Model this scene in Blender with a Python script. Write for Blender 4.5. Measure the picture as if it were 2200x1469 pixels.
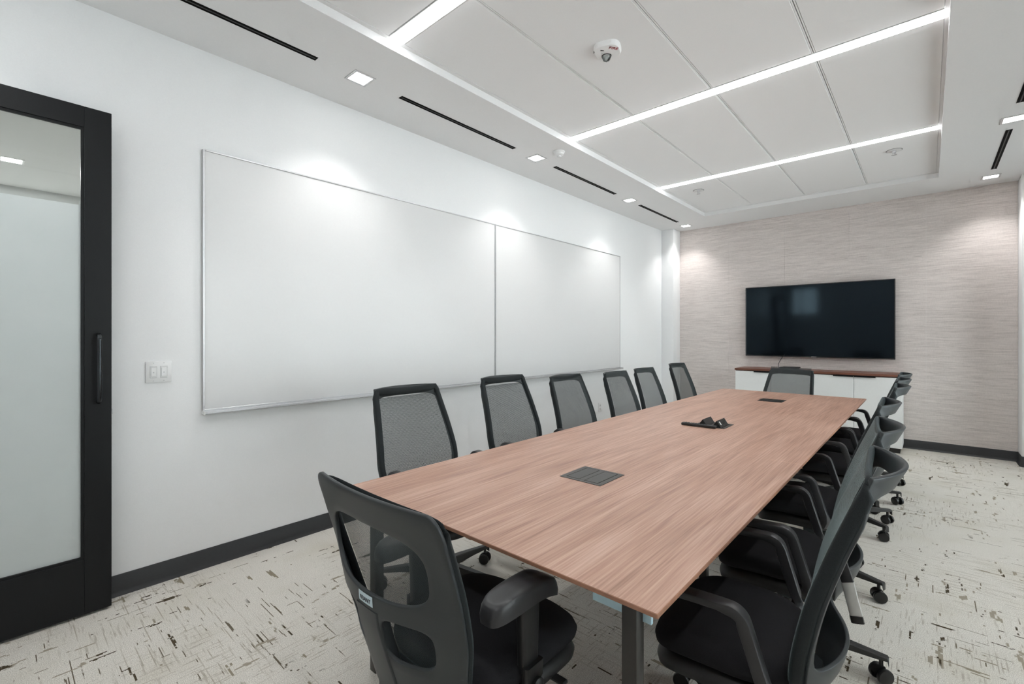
import bpy, bmesh, math, random
import numpy as np
from mathutils import Vector, Matrix
random.seed(7)
PI = math.pi

# ------------------------------------------------------------------ clear
for o in list(bpy.data.objects):
    bpy.data.objects.remove(o, do_unlink=True)
scene = bpy.context.scene
COL = scene.collection

# ------------------------------------------------------------------ camera
H = 1.35
cam_d = bpy.data.cameras.new('camera')
cam_d.sensor_fit = 'HORIZONTAL'; cam_d.sensor_width = 36.0
cam_d.lens = 998.0/2200.0*36.0
cam_d.shift_y = -14.25/2200.0
cam_d.clip_start = 0.02; cam_d.clip_end = 100
cam = bpy.data.objects.new('camera', cam_d); COL.objects.link(cam)
cam.location = (0, 0, H)
cam.rotation_euler = (PI/2, 0, math.radians(41.83))
scene.camera = cam

# ------------------------------------------------------------------ world, exposure
world = bpy.data.worlds.new('world'); scene.world = world
world.use_nodes = True
bg = world.node_tree.nodes['Background']
bg.inputs[0].default_value = (0.92, 0.965, 1.0, 1); bg.inputs[1].default_value = 2.7
vs = scene.view_settings
scene.display_settings.display_device = 'sRGB'
vs.view_transform = 'Standard'; vs.look = 'None'; vs.gamma = 1.0
vs.use_curve_mapping = False
vs.exposure = 0.91
scene.cycles.max_bounces = 5; scene.cycles.diffuse_bounces = 4; scene.cycles.glossy_bounces = 3
scene.cycles.transmission_bounces = 3; scene.cycles.transparent_max_bounces = 12
scene.cycles.use_adaptive_sampling = True; scene.cycles.adaptive_threshold = 0.12; scene.cycles.adaptive_min_samples = 14; scene.cycles.use_light_tree = False
scene.cycles.caustics_reflective = False; scene.cycles.caustics_refractive = False
STRIP_E = 8.6        # emission of the linear ceiling lights
SPOT_W = 17.0        # watts of each downlight
LENS_E = 7.0         # emission of each downlight lens

# ------------------------------------------------------------------ materials
def lin(r, g, b):
    f = lambda c: (c/255/12.92) if c/255 <= 0.04045 else ((c/255+0.055)/1.055)**2.4
    return (f(r), f(g), f(b), 1.0)
def newmat(name):
    m = bpy.data.materials.new(name); m.use_nodes = True
    return m, m.node_tree.nodes, m.node_tree.links, m.node_tree.nodes['Principled BSDF']
def N(nodes, t, **kw):
    n = nodes.new(t)
    for k, v in kw.items(): setattr(n, k, v)
    return n
def ramp(nodes, stops):
    r = nodes.new('ShaderNodeValToRGB')
    e = r.color_ramp.elements
    while len(e) < len(stops): e.new(0.5)
    for i, (p, c) in enumerate(stops):
        e[i].position = p; e[i].color = c if len(c) == 4 else (*c, 1)
    return r
def plain(name, col, rough=0.5, metal=0.0, spec=0.5, var=0.06, bump=0.0, scale=60.0, coat=0.0):
    """solid colour with a faint procedural mottle and optional fine relief"""
    m, n, l, b = newmat(name)
    tc = N(n, 'ShaderNodeTexCoord'); nz = N(n, 'ShaderNodeTexNoise')
    nz.inputs['Scale'].default_value = scale; nz.inputs['Detail'].default_value = 3
    l.new(tc.outputs['Object'], nz.inputs['Vector'])
    lo = tuple(max(0, c*(1-var)) for c in col[:3]); hi = tuple(min(1, c*(1+var)) for c in col[:3])
    r = ramp(n, [(0.3, lo), (0.7, hi)])
    l.new(nz.outputs['Fac'], r.inputs['Fac']); l.new(r.outputs['Color'], b.inputs['Base Color'])
    b.inputs['Roughness'].default_value = rough; b.inputs['Metallic'].default_value = metal
    b.inputs['Specular IOR Level'].default_value = spec
    b.inputs['Coat Weight'].default_value = coat
    if bump:
        bp = N(n, 'ShaderNodeBump'); bp.inputs['Strength'].default_value = bump; bp.inputs['Distance'].default_value = 0.002
        l.new(nz.outputs['Fac'], bp.inputs['Height']); l.new(bp.outputs['Normal'], b.inputs['Normal'])
    return m
def emit(name, col, strength):
    m, n, l, b = newmat(name)
    b.inputs['Base Color'].default_value = (0.8, 0.8, 0.8, 1)
    b.inputs['Emission Color'].default_value = col; b.inputs['Emission Strength'].default_value = strength
    return m

M = {}
M['wall'] = plain('painted_wall', (0.87, 0.875, 0.88, 1), 0.6, var=0.012, bump=0.05, scale=180)
M['ceil'] = plain('painted_ceiling', (0.82, 0.82, 0.82, 1), 0.85, var=0.01, bump=0.03, scale=120, spec=0.2)
M['panel'] = plain('ceiling_panel', (0.86, 0.86, 0.86, 1), 0.85, var=0.015, bump=0.05, scale=300, spec=0.2)
M['tbar'] = plain('grey_joint', (0.05, 0.05, 0.052, 1), 0.7)
M['trimwhite'] = plain('white_trim', (0.7, 0.7, 0.7, 1), 0.45, var=0.01)
M['base'] = plain('dark_vinyl', lin(47, 48, 50), 0.45, var=0.05)
M['blackmetal'] = plain('black_powder_coat', (0.0085, 0.0095, 0.0105, 1), 0.45, spec=0.25, var=0.1, bump=0.04, scale=400)
M['handle'] = plain('dark_chrome', (0.05, 0.055, 0.06, 1), 0.18, metal=0.9, var=0.03)
M['white'] = plain('white_plastic', (0.84, 0.84, 0.84, 1), 0.35, var=0.01)
M['offwhite'] = plain('off_white_plastic', (0.70, 0.70, 0.70, 1), 0.4, var=0.01)
M['slot'] = plain('black_slot', (0.003, 0.003, 0.003, 1), 0.8, spec=0.1)
M['slotvane'] = plain('slot_vane', (0.03, 0.03, 0.03, 1), 0.5)
M['alu'] = plain('satin_aluminium', (0.62, 0.62, 0.63, 1), 0.35, metal=0.6, var=0.03)
M['shell'] = plain('charcoal_plastic', (0.0275, 0.0335, 0.0365, 1), 0.42, var=0.05, bump=0.06, scale=700)
M['black'] = plain('black_plastic', (0.012, 0.012, 0.0125, 1), 0.42, var=0.08, bump=0.05, scale=600)
M['armpad'] = plain('soft_arm_pad', (0.032, 0.032, 0.034, 1), 0.36, var=0.04, bump=0.03, scale=500)
M['legblk'] = plain('satin_black_nylon', (0.02, 0.02, 0.019, 1), 0.38, var=0.08)
M['rubber'] = plain('black_wheel', (0.008, 0.008, 0.008, 1), 0.3, var=0.05)
M['fabric'] = plain('black_fabric', (0.018, 0.018, 0.020, 1), 0.9, var=0.35, bump=0.35, scale=900, spec=0.15)
M['leg'] = plain('bronze_steel', (0.035, 0.032, 0.028, 1), 0.4, metal=0.2, var=0.05)
M['blue'] = plain('pale_blue_film', lin(196, 228, 240), 0.4, var=0.03)
M['tvframe'] = plain('tv_bezel', (0.012, 0.012, 0.013, 1), 0.3, var=0.02)
M['tvscreen'] = plain('tv_glass', (0.0010, 0.0020, 0.0036, 1), 0.08, var=0.02, spec=0.30)
M['tvscreen'].node_tree.nodes['Principled BSDF'].inputs['Specular Tint'].default_value = (0.62, 0.84, 1.0, 1)
M['credenza'] = plain('white_laminate', (0.85, 0.86, 0.85, 1), 0.4, var=0.008)
M['credin'] = plain('dark_gap', (0.02, 0.02, 0.02, 1), 0.7)
M['module'] = plain('grey_anodised', (0.075, 0.072, 0.068, 1), 0.38, metal=0.5, var=0.04)
M['moduleblk'] = plain('black_anodised', (0.012, 0.012, 0.012, 1), 0.38, var=0.05)
M['red'] = plain('red_print', (0.30, 0.02, 0.03, 1), 0.5)
M['ink'] = plain('dark_print', (0.01, 0.012, 0.02, 1), 0.5)
M['sticker'] = plain('pale_sticker', lin(196, 216, 224), 0.35, var=0.02)
M['whiteboard'] = plain('whiteboard_enamel', (0.745, 0.745, 0.745, 1), 0.27, var=0.006, spec=0.5)
M['paleplate'] = plain('satin_grey_metal', (0.55, 0.55, 0.53, 1), 0.3, metal=0.5, var=0.1, scale=20)
M['hallwall'] = plain('hall_paint', (0.62, 0.63, 0.63, 1), 0.7, var=0.01)
M['diff'] = emit('linear_diffuser', (0.97, 0.985, 1.0, 1), STRIP_E)
M['lens'] = emit('downlight_lens', (1.0, 0.985, 0.96, 1), LENS_E)

def mat_wood(name='walnut_laminate', along='Y', dark=lin(152, 114, 96), mid=lin(185, 145, 125), light=lin(208, 173, 155)):
    m, n, l, b = newmat(name)
    tc = N(n, 'ShaderNodeTexCoord')
    mp = N(n, 'ShaderNodeMapping'); mp.inputs['Scale'].default_value = (9, .7, 9) if along == 'Y' else (.7, 9, 9)
    l.new(tc.outputs['Object'], mp.inputs['Vector'])
    n1 = N(n, 'ShaderNodeTexNoise'); n1.inputs['Scale'].default_value = 1.6; n1.inputs['Detail'].default_value = 6; n1.inputs['Distortion'].default_value = 0.7
    l.new(mp.outputs[0], n1.inputs['Vector'])
    mp2 = N(n, 'ShaderNodeMapping'); mp2.inputs['Scale'].default_value = (150, 3.0, 150) if along == 'Y' else (3.0, 150, 150)
    l.new(tc.outputs['Object'], mp2.inputs['Vector'])
    n2 = N(n, 'ShaderNodeTexNoise'); n2.inputs['Scale'].default_value = 1.0; n2.inputs['Detail'].default_value = 4
    l.new(mp2.outputs[0], n2.inputs['Vector'])
    mx = N(n, 'ShaderNodeMath', operation='MULTIPLY_ADD'); mx.inputs[1].default_value = 0.6
    l.new(n2.outputs['Fac'], mx.inputs[0])
    ml = N(n, 'ShaderNodeMath', operation='MULTIPLY'); ml.inputs[1].default_value = 0.46
    l.new(n1.outputs['Fac'], ml.inputs[0]); l.new(ml.outputs[0], mx.inputs[2])
    r = ramp(n, [(0.34, dark), (0.52, mid), (0.70, light)])
    l.new(mx.outputs[0], r.inputs['Fac']); l.new(r.outputs['Color'], b.inputs['Base Color'])
    b.inputs['Roughness'].default_value = 0.40; b.inputs['Specular IOR Level'].default_value = 0.6
    bp = N(n, 'ShaderNodeBump'); bp.inputs['Strength'].default_value = 0.08; bp.inputs['Distance'].default_value = 0.001
    l.new(n2.outputs['Fac'], bp.inputs['Height']); l.new(bp.outputs['Normal'], b.inputs['Normal'])
    return m
M['wood'] = mat_wood()
M['woodx'] = mat_wood('walnut_top', 'X', lin(88, 50, 38), lin(118, 72, 56), lin(138, 92, 74))
M['jointstrip'] = plain('pale_edge_strip', lin(226, 190, 165), 0.4, var=0.05)
M['woodedge'] = plain('walnut_edge_band', lin(160, 116, 92), 0.4, var=0.12, scale=40)

def mat_carpet():
    m, n, l, b = newmat('patterned_carpet')
    tc = N(n, 'ShaderNodeTexCoord')
    def noise(scale, detail, sx, sy, off=(0, 0, 0), dist=0.0, rough=0.5):
        mp = N(n, 'ShaderNodeMapping'); mp.inputs['Scale'].default_value = (sx, sy, 1); mp.inputs['Location'].default_value = off
        l.new(tc.outputs['Object'], mp.inputs['Vector'])
        z = N(n, 'ShaderNodeTexNoise'); z.inputs['Scale'].default_value = scale; z.inputs['Detail'].default_value = detail
        z.inputs['Distortion'].default_value = dist; z.inputs['Roughness'].default_value = rough
        l.new(mp.outputs[0], z.inputs['Vector']); return z.outputs['Fac']
    def thr(v, a, c):
        r = N(n, 'ShaderNodeMapRange'); r.inputs['From Min'].default_value = a; r.inputs['From Max'].default_value = c
        l.new(v, r.inputs['Value']); return r.outputs['Result']
    def mul(a, c):
        k = N(n, 'ShaderNodeMath', operation='MULTIPLY'); l.new(a, k.inputs[0]); l.new(c, k.inputs[1]); return k.outputs[0]
    def mixc(f, a, c):
        k = N(n, 'ShaderNodeMix', data_type='RGBA'); l.new(f, k.inputs['Factor'])
        if isinstance(a, tuple): k.inputs['A'].default_value = a
        else: l.new(a, k.inputs['A'])
        if isinstance(c, tuple): k.inputs['B'].default_value = c
        else: l.new(c, k.inputs['B'])
        return k.outputs['Result']
    pile = noise(330, 2, 1, 1, rough=0.7)
    soft = noise(3.0, 4, 1, 1)
    base = mixc(thr(pile, 0.36, 0.64), lin(183, 178, 169), lin(248, 244, 236))
    base = mixc(mul(thr(soft, 0.48, 0.72), thr(soft, 0.2, 1.4)), base, lin(196, 190, 172))
    def strokes(snap, scale, off, lo, hi, detail=4, rough=0.6):
        # tuft-stepped noise: coordinates snapped to the tufting gauge, then stretched
        sn = N(n, 'ShaderNodeVectorMath', operation='SNAP'); sn.inputs[1].default_value = (snap[0], snap[1], 1.0)
        l.new(tc.outputs['Object'], sn.inputs[0])
        mp = N(n, 'ShaderNodeMapping'); mp.inputs['Scale'].default_value = (scale[0], scale[1], 0); mp.inputs['Location'].default_value = (off, off*1.7, 0)
        l.new(sn.outputs[0], mp.inputs['Vector'])
        z = N(n, 'ShaderNodeTexNoise'); z.inputs['Scale'].default_value = 1; z.inputs['Detail'].default_value = detail; z.inputs['Roughness'].default_value = rough
        l.new(mp.outputs[0], z.inputs['Vector']); return thr(z.outputs['Fac'], lo, hi)
    def gate(sx, sy, off, lo, hi):
        return thr(noise(1.0, 1, sx, sy, (off, off*.7, 0)), lo, hi)
    # faint woven lines both ways
    base = mixc(mul(strokes((.012, .004), (3.5, 130), 3, .56, .64), gate(1.0, 1.3, 7, .46, .58)), base, lin(178, 171, 158))
    base = mixc(mul(strokes((.004, .012), (120, 5.5), 9, .57, .65), gate(1.2, 1.0, 4, .46, .58)), base, lin(184, 177, 165))
    # thin dark threads
    base = mixc(mul(strokes((.01, .0035), (2.6, 90), 31, .635, .65), gate(1.1, 1.6, 17, .50, .53)), base, lin(112, 103, 88))
    base = mixc(mul(strokes((.0045, .01), (70, 3.5), 37, .655, .67), gate(1.6, 1.1, 27, .52, .55)), base, lin(122, 113, 97))
    # taupe patches
    base = mixc(mul(strokes((.008, .004), (18, 3.8), 5, .628, .640), gate(1.7, 1.6, 2, .47, .49)), base, lin(162, 153, 137))
    base = mixc(mul(strokes((.004, .008), (3.0, 22), 15, .640, .652), gate(1.5, 1.8, 12, .48, .50)), base, lin(150, 141, 123))
    # dark brown dashes
    base = mixc(mul(strokes((.007, .0035), (18, 3.2), 11, .628, .636, 6, .68), gate(1.5, 1.2, 23, .48, .495)), base, lin(78, 69, 54))
    base = mixc(mul(strokes((.0035, .007), (2.2, 26), 43, .632, .640, 6, .66), gate(1.2, 1.6, 33, .49, .505)), base, lin(82, 73, 57))
    l.new(base, b.inputs['Base Color'])
    b.inputs['Roughness'].default_value = 0.95; b.inputs['Specular IOR Level'].default_value = 0.1
    bp = N(n, 'ShaderNodeBump'); bp.inputs['Strength'].default_value = 0.5; bp.inputs['Distance'].default_value = 0.004
    l.new(pile, bp.inputs['Height']); l.new(bp.outputs['Normal'], b.inputs['Normal'])
    return m
M['carpet'] = mat_carpet()

def mat_wallpaper():
    m, n, l, b = newmat('woven_wallpaper')
    tc = N(n, 'ShaderNodeTexCoord')
    def noise(sx, sz, detail, off=0.0, rough=0.6):
        mp = N(n, 'ShaderNodeMapping'); mp.inputs['Scale'].default_value = (sx, 1, sz); mp.inputs['Location'].default_value = (off, off, off)
        l.new(tc.outputs['Object'], mp.inputs['Vector'])
        z = N(n, 'ShaderNodeTexNoise'); z.inputs['Scale'].default_value = 1; z.inputs['Detail'].default_value = detail; z.inputs['Roughness'].default_value = rough
        l.new(mp.outputs[0], z.inputs['Vector']); return z.outputs['Fac']
    a = noise(6, 190, 5); c = noise(170, 40, 3, 3.0); d = noise(2.6, 34, 3, 8.0)
    r1 = ramp(n, [(0.34, lin(206, 197, 193)), (0.5, lin(224, 215, 211)), (0.68, lin(234, 226, 222))]); l.new(a, r1.inputs['Fac'])
    k = N(n, 'ShaderNodeMix', data_type='RGBA', blend_type='MULTIPLY'); k.inputs['Factor'].default_value = 0.6
    r2 = ramp(n, [(0.3, (0.86, 0.86, 0.85)), (0.62, (1, 1, 1))]); l.new(c, r2.inputs['Fac'])
    l.new(r1.outputs[0], k.inputs['A']); l.new(r2.outputs[0], k.inputs['B'])
    k2 = N(n, 'ShaderNodeMix', data_type='RGBA', blend_type='MULTIPLY'); k2.inputs['Factor'].default_value = 1
    r3 = ramp(n, [(0.36, (0.925, 0.92, 0.92)), (0.6, (1, 1, 1))]); l.new(d, r3.inputs['Fac'])
    l.new(k.outputs['Result'], k2.inputs['A']); l.new(r3.outputs[0], k2.inputs['B'])
    # sparse dark slubs
    e = noise(7, 150, 4, 21.0)
    th = N(n, 'ShaderNodeMapRange'); th.inputs['From Min'].default_value = 0.66; th.inputs['From Max'].default_value = 0.72; th.inputs['To Max'].default_value = 0.55
    l.new(e, th.inputs['Value'])
    k3 = N(n, 'ShaderNodeMix', data_type='RGBA'); l.new(th.outputs[0], k3.inputs['Factor'])
    l.new(k2.outputs['Result'], k3.inputs['A']); k3.inputs['B'].default_value = lin(142, 135, 132)
    l.new(k3.outputs['Result'], b.inputs['Base Color'])
    b.inputs['Roughness'].default_value = 0.75; b.inputs['Specular IOR Level'].default_value = 0.3
    bp = N(n, 'ShaderNodeBump'); bp.inputs['Strength'].default_value = 0.25; bp.inputs['Distance'].default_value = 0.002
    l.new(a, bp.inputs['Height']); l.new(bp.outputs['Normal'], b.inputs['Normal'])
    return m
M['paper'] = mat_wallpaper()

def mat_clear():
    m, n, l, b = newmat('clear_glass'); n.remove(b)
    out = n['Material Output']
    t = N(n, 'ShaderNodeBsdfTransparent'); t.inputs[0].default_value = (0.93, 0.96, 0.95, 1)
    g = N(n, 'ShaderNodeBsdfGlossy'); g.inputs['Roughness'].default_value = 0.03
    f = N(n, 'ShaderNodeFresnel'); f.inputs[0].default_value = 1.45
    mx = N(n, 'ShaderNodeMixShader'); l.new(f.outputs[0], mx.inputs[0]); l.new(t.outputs[0], mx.inputs[1]); l.new(g.outputs[0], mx.inputs[2])
    l.new(mx.outputs[0], out.inputs[0]); return m
M['glass'] = mat_clear()
def mat_frost():
    m, n, l, b = newmat('frosted_film'); n.remove(b)
    out = n['Material Output']
    tc = N(n, 'ShaderNodeTexCoord'); nz = N(n, 'ShaderNodeTexNoise'); nz.inputs['Scale'].default_value = 4; nz.inputs['Detail'].default_value = 2
    l.new(tc.outputs['Object'], nz.inputs['Vector'])
    r = ramp(n, [(0.3, (0.80, 0.855, 0.85)), (0.7, (0.83, 0.88, 0.875))]); l.new(nz.outputs['Fac'], r.inputs['Fac'])
    d = N(n, 'ShaderNodeBsdfDiffuse'); tr = N(n, 'ShaderNodeBsdfTranslucent')
    l.new(r.outputs[0], d.inputs[0]); l.new(r.outputs[0], tr.inputs[0])
    m1 = N(n, 'ShaderNodeMixShader'); m1.inputs[0].default_value = 0.3
    l.new(d.outputs[0], m1.inputs[1]); l.new(tr.outputs[0], m1.inputs[2])
    g = N(n, 'ShaderNodeBsdfGlossy'); g.inputs['Roughness'].default_value = 0.09
    f = N(n, 'ShaderNodeFresnel'); f.inputs[0].default_value = 1.4
    m2 = N(n, 'ShaderNodeMixShader'); l.new(f.outputs[0], m2.inputs[0]); l.new(m1.outputs[0], m2.inputs[1]); l.new(g.outputs[0], m2.inputs[2])
    l.new(m2.outputs[0], out.inputs[0]); return m
M['frost'] = mat_frost()
def mat_mesh():
    m, n, l, b = newmat('woven_mesh')
    out = n['Material Output']
    tc = N(n, 'ShaderNodeTexCoord'); sx = N(n, 'ShaderNodeSeparateXYZ'); l.new(tc.outputs['Object'], sx.inputs[0])
    def math_(op, a, c=None):
        k = N(n, 'ShaderNodeMath', operation=op)
        for i, v in enumerate((a, c)):
            if v is None: continue
            if isinstance(v, (int, float)): k.inputs[i].default_value = v
            else: l.new(v, k.inputs[i])
        return k.outputs[0]
    zz = math_('MULTIPLY', sx.outputs['Z'], 2*PI/0.0040)
    xx = math_('MULTIPLY', sx.outputs['X'], 2*PI/0.0031)
    sh = math_('MULTIPLY', math_('SINE', zz), 0.9)
    hx = math_('SINE', math_('ADD', xx, sh))
    hz = math_('SINE', math_('MULTIPLY', zz, 1.0))
    pat = math_('ADD', math_('MULTIPLY', hx, 0.55), math_('MULTIPLY', hz, 0.45))
    hole = math_('GREATER_THAN', pat, 0.23)
    tr = N(n, 'ShaderNodeBsdfTransparent')
    b.inputs['Base Color'].default_value = (0.040, 0.048, 0.050, 1); b.inputs['Roughness'].default_value = 0.6
    b.inputs['Specular IOR Level'].default_value = 0.35
    b.inputs['Sheen Weight'].default_value = 0.55; b.inputs['Sheen Roughness'].default_value = 0.35; b.inputs['Sheen Tint'].default_value = (0.62, 0.78, 0.80, 1)
    mx = N(n, 'ShaderNodeMixShader'); l.new(hole, mx.inputs[0]); l.new(b.outputs[0], mx.inputs[1]); l.new(tr.outputs[0], mx.inputs[2])
    l.new(mx.outputs[0], out.inputs[0]); return m
M['mesh'] = mat_mesh()
M['wrap'] = plain('mesh_wrapped_frame', (0.0125, 0.0165, 0.018, 1), 0.62, var=0.5, bump=0.4, scale=800, spec=0.3)
wb_ = M['wrap'].node_tree.nodes['Principled BSDF']
wb_.inputs['Sheen Weight'].default_value = 0.16; wb_.inputs['Sheen Roughness'].default_value = 0.35; wb_.inputs['Sheen Tint'].default_value = (0.55, 0.75, 0.80, 1)

# ------------------------------------------------------------------ mesh helpers
class MB:
    def __init__(s): s.bm = bmesh.new()
    def box(s, x0, x1, y0, y1, z0, z1, bev=0.0, seg=2, mat=None):
        r = bmesh.ops.create_cube(s.bm, size=1.0)
        vs_ = r['verts']
        for v in vs_:
            v.co = Vector((x0+(v.co.x+.5)*(x1-x0), y0+(v.co.y+.5)*(y1-y0), z0+(v.co.z+.5)*(z1-z0)))
        if bev > 0:
            ed = list({e for v in vs_ for e in v.link_edges})
            r = bmesh.ops.bevel(s.bm, geom=ed, offset=bev, segments=seg, affect='EDGES', profile=0.5)
            vs_ = list({v for f in r['faces'] for v in f.verts} | {v for v in vs_ if v.is_valid})
        if mat is not None: bmesh.ops.transform(s.bm, matrix=mat, verts=vs_)
        return s
    def lathe(s, prof, seg=24, c=(0, 0, 0), axis='Z', cap=True):
        rings = []
        for r, h in prof:
            ring = []
            for i in range(seg):
                a = 2*PI*i/seg
                p = {'Z': (r*math.cos(a), r*math.sin(a), h), 'Y': (r*math.cos(a), h, r*math.sin(a)), 'X': (h, r*math.cos(a), r*math.sin(a))}[axis]
                ring.append(s.bm.verts.new((p[0]+c[0], p[1]+c[1], p[2]+c[2])))
            rings.append(ring)
        for a, b in zip(rings, rings[1:]):
            for i in range(seg):
                s.bm.faces.new((a[i], a[(i+1) % seg], b[(i+1) % seg], b[i]))
        if cap:
            s.bm.faces.new(rings[0][::-1]); s.bm.faces.new(rings[-1])
        return s
    def sweep(s, path, sec, normals, closed=False, scales=None):
        """section (u,v) swept along path; v axis = given normal, u = tangent x normal"""
        n = len(path); P = [Vector(p) for p in path]; rings = []
        for i in range(n):
            if closed: t = P[(i+1) % n]-P[i-1]
            else: t = P[min(i+1, n-1)]-P[max(i-1, 0)]
            t.normalize(); nn = Vector(normals[i] if isinstance(normals, list) else normals)
            nn = (nn-t*nn.dot(t)).normalized(); u = t.cross(nn)
            sc = scales[i] if scales else (1, 1)
            rings.append([s.bm.verts.new(P[i]+u*a*sc[0]+nn*b*sc[1]) for a, b in sec])
        k = len(sec)
        for i in range(n if closed else n-1):
            A, B = rings[i], rings[(i+1) % n]
            for j in range(k):
                s.bm.faces.new((A[j], A[(j+1) % k], B[(j+1) % k], B[j]))
        if not closed:
            s.bm.faces.new(rings[0][::-1]); s.bm.faces.new(rings[-1])
        return s
    def tube(s, path, r, seg=10, closed=False):
        sec = [(r*math.cos(2*PI*i/seg), r*math.sin(2*PI*i/seg)) for i in range(seg)]
        d = Vector(path[-1])-Vector(path[0])
        nrm = Vector((0.31, 0.22, 0.93)) if abs(d.normalized().z) < 0.8 else Vector((0.9, 0.3, 0.1))
        return s.sweep(path, sec, nrm, closed)
    def grid(s, rows, flip=False):
        V = [[s.bm.verts.new(p) for p in r] for r in rows]
        for a, b in zip(V, V[1:]):
            for i in range(len(a)-1):
                f = (a[i], a[i+1], b[i+1], b[i])
                s.bm.faces.new(f[::-1] if flip else f)
        return s
    def prism(s, poly, h0, h1, axis='Z'):
        def P(a, b, h): return {'Z': (a, b, h), 'Y': (a, h, b), 'X': (h, a, b)}[axis]
        A = [s.bm.verts.new(P(a, b, h0)) for a, b in poly]; B = [s.bm.verts.new(P(a, b, h1)) for a, b in poly]
        n = len(poly)
        for i in range(n): s.bm.faces.new((A[i], A[(i+1) % n], B[(i+1) % n], B[i]))
        s.bm.faces.new(A[::-1]); s.bm.faces.new(B)
        return s
    def mesh(s, name, angle=35, normals=True):
        if normals: bmesh.ops.recalc_face_normals(s.bm, faces=s.bm.faces)
        me = bpy.data.meshes.new(name); s.bm.to_mesh(me); s.bm.free()
        for p in me.polygons: p.use_smooth = True
        me.set_sharp_from_angle(angle=math.radians(angle))
        return me
    def build(s, name, mat, parent=None, loc=(0, 0, 0), rot=(0, 0, 0), angle=35, normals=True):
        me = s.mesh(name, angle, normals)
        return link(name, me, mat, parent, loc, rot)
def link(name, me, mat, parent=None, loc=(0, 0, 0), rot=(0, 0, 0)):
    if not me.materials: me.materials.append(M[mat] if isinstance(mat, str) else mat)
    o = bpy.data.objects.new(name, me); COL.objects.link(o)
    o.location = loc; o.rotation_euler = rot
    if parent: o.parent = parent
    return o
def empty(name, loc=(0, 0, 0), rz=0.0):
    o = bpy.data.objects.new(name, None); COL.objects.link(o); o.location = loc; o.rotation_euler = (0, 0, rz)
    o.empty_display_size = 0.1
    return o
def tag(o, label, cat, group=None):
    o['label'] = label; o['category'] = cat
    if group: o['group'] = group
    return o
def struct(o, label=None):
    o['kind'] = 'structure'
    if label: o['label'] = label
    return o
def copy_tree(o, parent=None, dz=0.0):
    c = o.copy(); COL.objects.link(c); c.parent = parent
    if dz and o.get('_lift'): c.location.z += dz
    for ch in list(o.children): copy_tree(ch, c, dz)
    return c
def text_mesh(txt, size, depth=0.0006):
    cu = bpy.data.curves.new('lettering', 'FONT'); cu.body = txt; cu.size = size; cu.extrude = depth
    cu.align_x = 'CENTER'; cu.align_y = 'CENTER'
    ob = bpy.data.objects.new('lettering_tmp', cu); COL.objects.link(ob)
    dg = bpy.context.evaluated_depsgraph_get(); dg.update()
    me = bpy.data.meshes.new_from_object(ob.evaluated_get(dg))
    bpy.data.objects.remove(ob, do_unlink=True); bpy.data.curves.remove(cu)
    return me
def rrect(w, h, r, k=4):
    pts = []
    for cx, cy, a0 in ((w/2-r, h/2-r, 0), (-w/2+r, h/2-r, PI/2), (-w/2+r, -h/2+r, PI), (w/2-r, -h/2+r, 3*PI/2)):
        for i in range(k+1):
            a = a0+PI/2*i/k; pts.append((cx+r*math.cos(a), cy+r*math.sin(a)))
    return pts

# ------------------------------------------------------------------ room shell
XL, XR, YB, YF, ZC = -3.136, 1.93, 7.306, -0.95, 3.004
YC = 7.045                  # front face of the wall returns beside the papered wall
XCL, XCR = -2.944, 0.72     # inner edges of those returns
o = struct(MB().box(-6.6, XR+.15, YF-.15, YB+.2, -.08, 0).build('floor', 'carpet'))
# left wall with the doorway behind the sliding door
DY0, DY1, DZ = -0.72, 0.335, 2.42
w = MB().box(XL-.13, XL, DY1, YB+.1, 0, ZC+.2)
w.box(XL-.13, XL, DY0, DY1, DZ, ZC+.2).box(XL-.13, XL, YF-.1, DY0, 0, ZC+.2)
struct(w.build('wall_left', 'wall'))
wb = struct(MB().box(XL-.1, XR+.1, YB+.004, YB+.15, 0, ZC+.2).build('wall_back', 'wall'))
wp = 0.7325; k = 0
x = XCL
while x < XCR-.01:
    x1 = min(x+wp, XCR)
    MB().box(x+.0004, x1-.0004, YB-.001*(k % 2), YB+.004, 0.0, ZC).build('wallpaper_panel', 'paper', wb)
    x = x1; k += 1
struct(MB().box(XL, XCL, YC, YB+.004, 0, ZC, .004).build('wall_return_left', 'wall'))
struct(MB().box(XCR, XR, YC, YB+.004, 0, ZC, .004).build('wall_return_right', 'wall'))
ADDED_WIN = [(1.2, 2.9), (3.1, 4.8), (5.0, 6.7)]; RZ0, RZ1 = .12, 2.72  # assumed windows on the unseen right wall, full height to add fill daylight
w = MB().box(XR, XR+.12, YF-.1, YB+.1, 0, RZ0).box(XR, XR+.12, YF-.1, YB+.1, RZ1, ZC+.2)
ys_ = [YF-.1]+[q for ab in ADDED_WIN for q in ab]+[YB+.1]
for a, b in zip(ys_[::2], ys_[1::2]): w.box(XR, XR+.12, a, b, RZ0, RZ1)
struct(w.build('wall_right', 'wall'))
for i, (a, b) in enumerate(ADDED_WIN):
    wn = struct(empty('window_%d' % (i+2), (XR, (a+b)/2, RZ0)))  # added out-of-view window, lets in extra daylight
    q = (b-a)/2; hh = RZ1-RZ0
    f = MB().box(.03, .08, -q, -q+.045, 0, hh).box(.03, .08, q-.045, q, 0, hh).box(.03, .08, -q+.045, q-.045, 0, .045).box(.03, .08, -q+.045, q-.045, hh-.045, hh)
    f.box(.03, .08, -.02, .02, .045, hh-.045)
    f.build('window_frame', 'blackmetal', wn)
    MB().box(.052, .058, -q+.045, -.02, .045, hh-.045).build('pane', 'glass', wn)
    MB().box(.052, .058, .02, q-.045, .045, hh-.045).build('pane', 'glass', wn)
    MB().box(-.02, .03, -q-.02, q+.02, -.025, 0, .003, 1).build('window_sill', 'trimwhite', wn)
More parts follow.
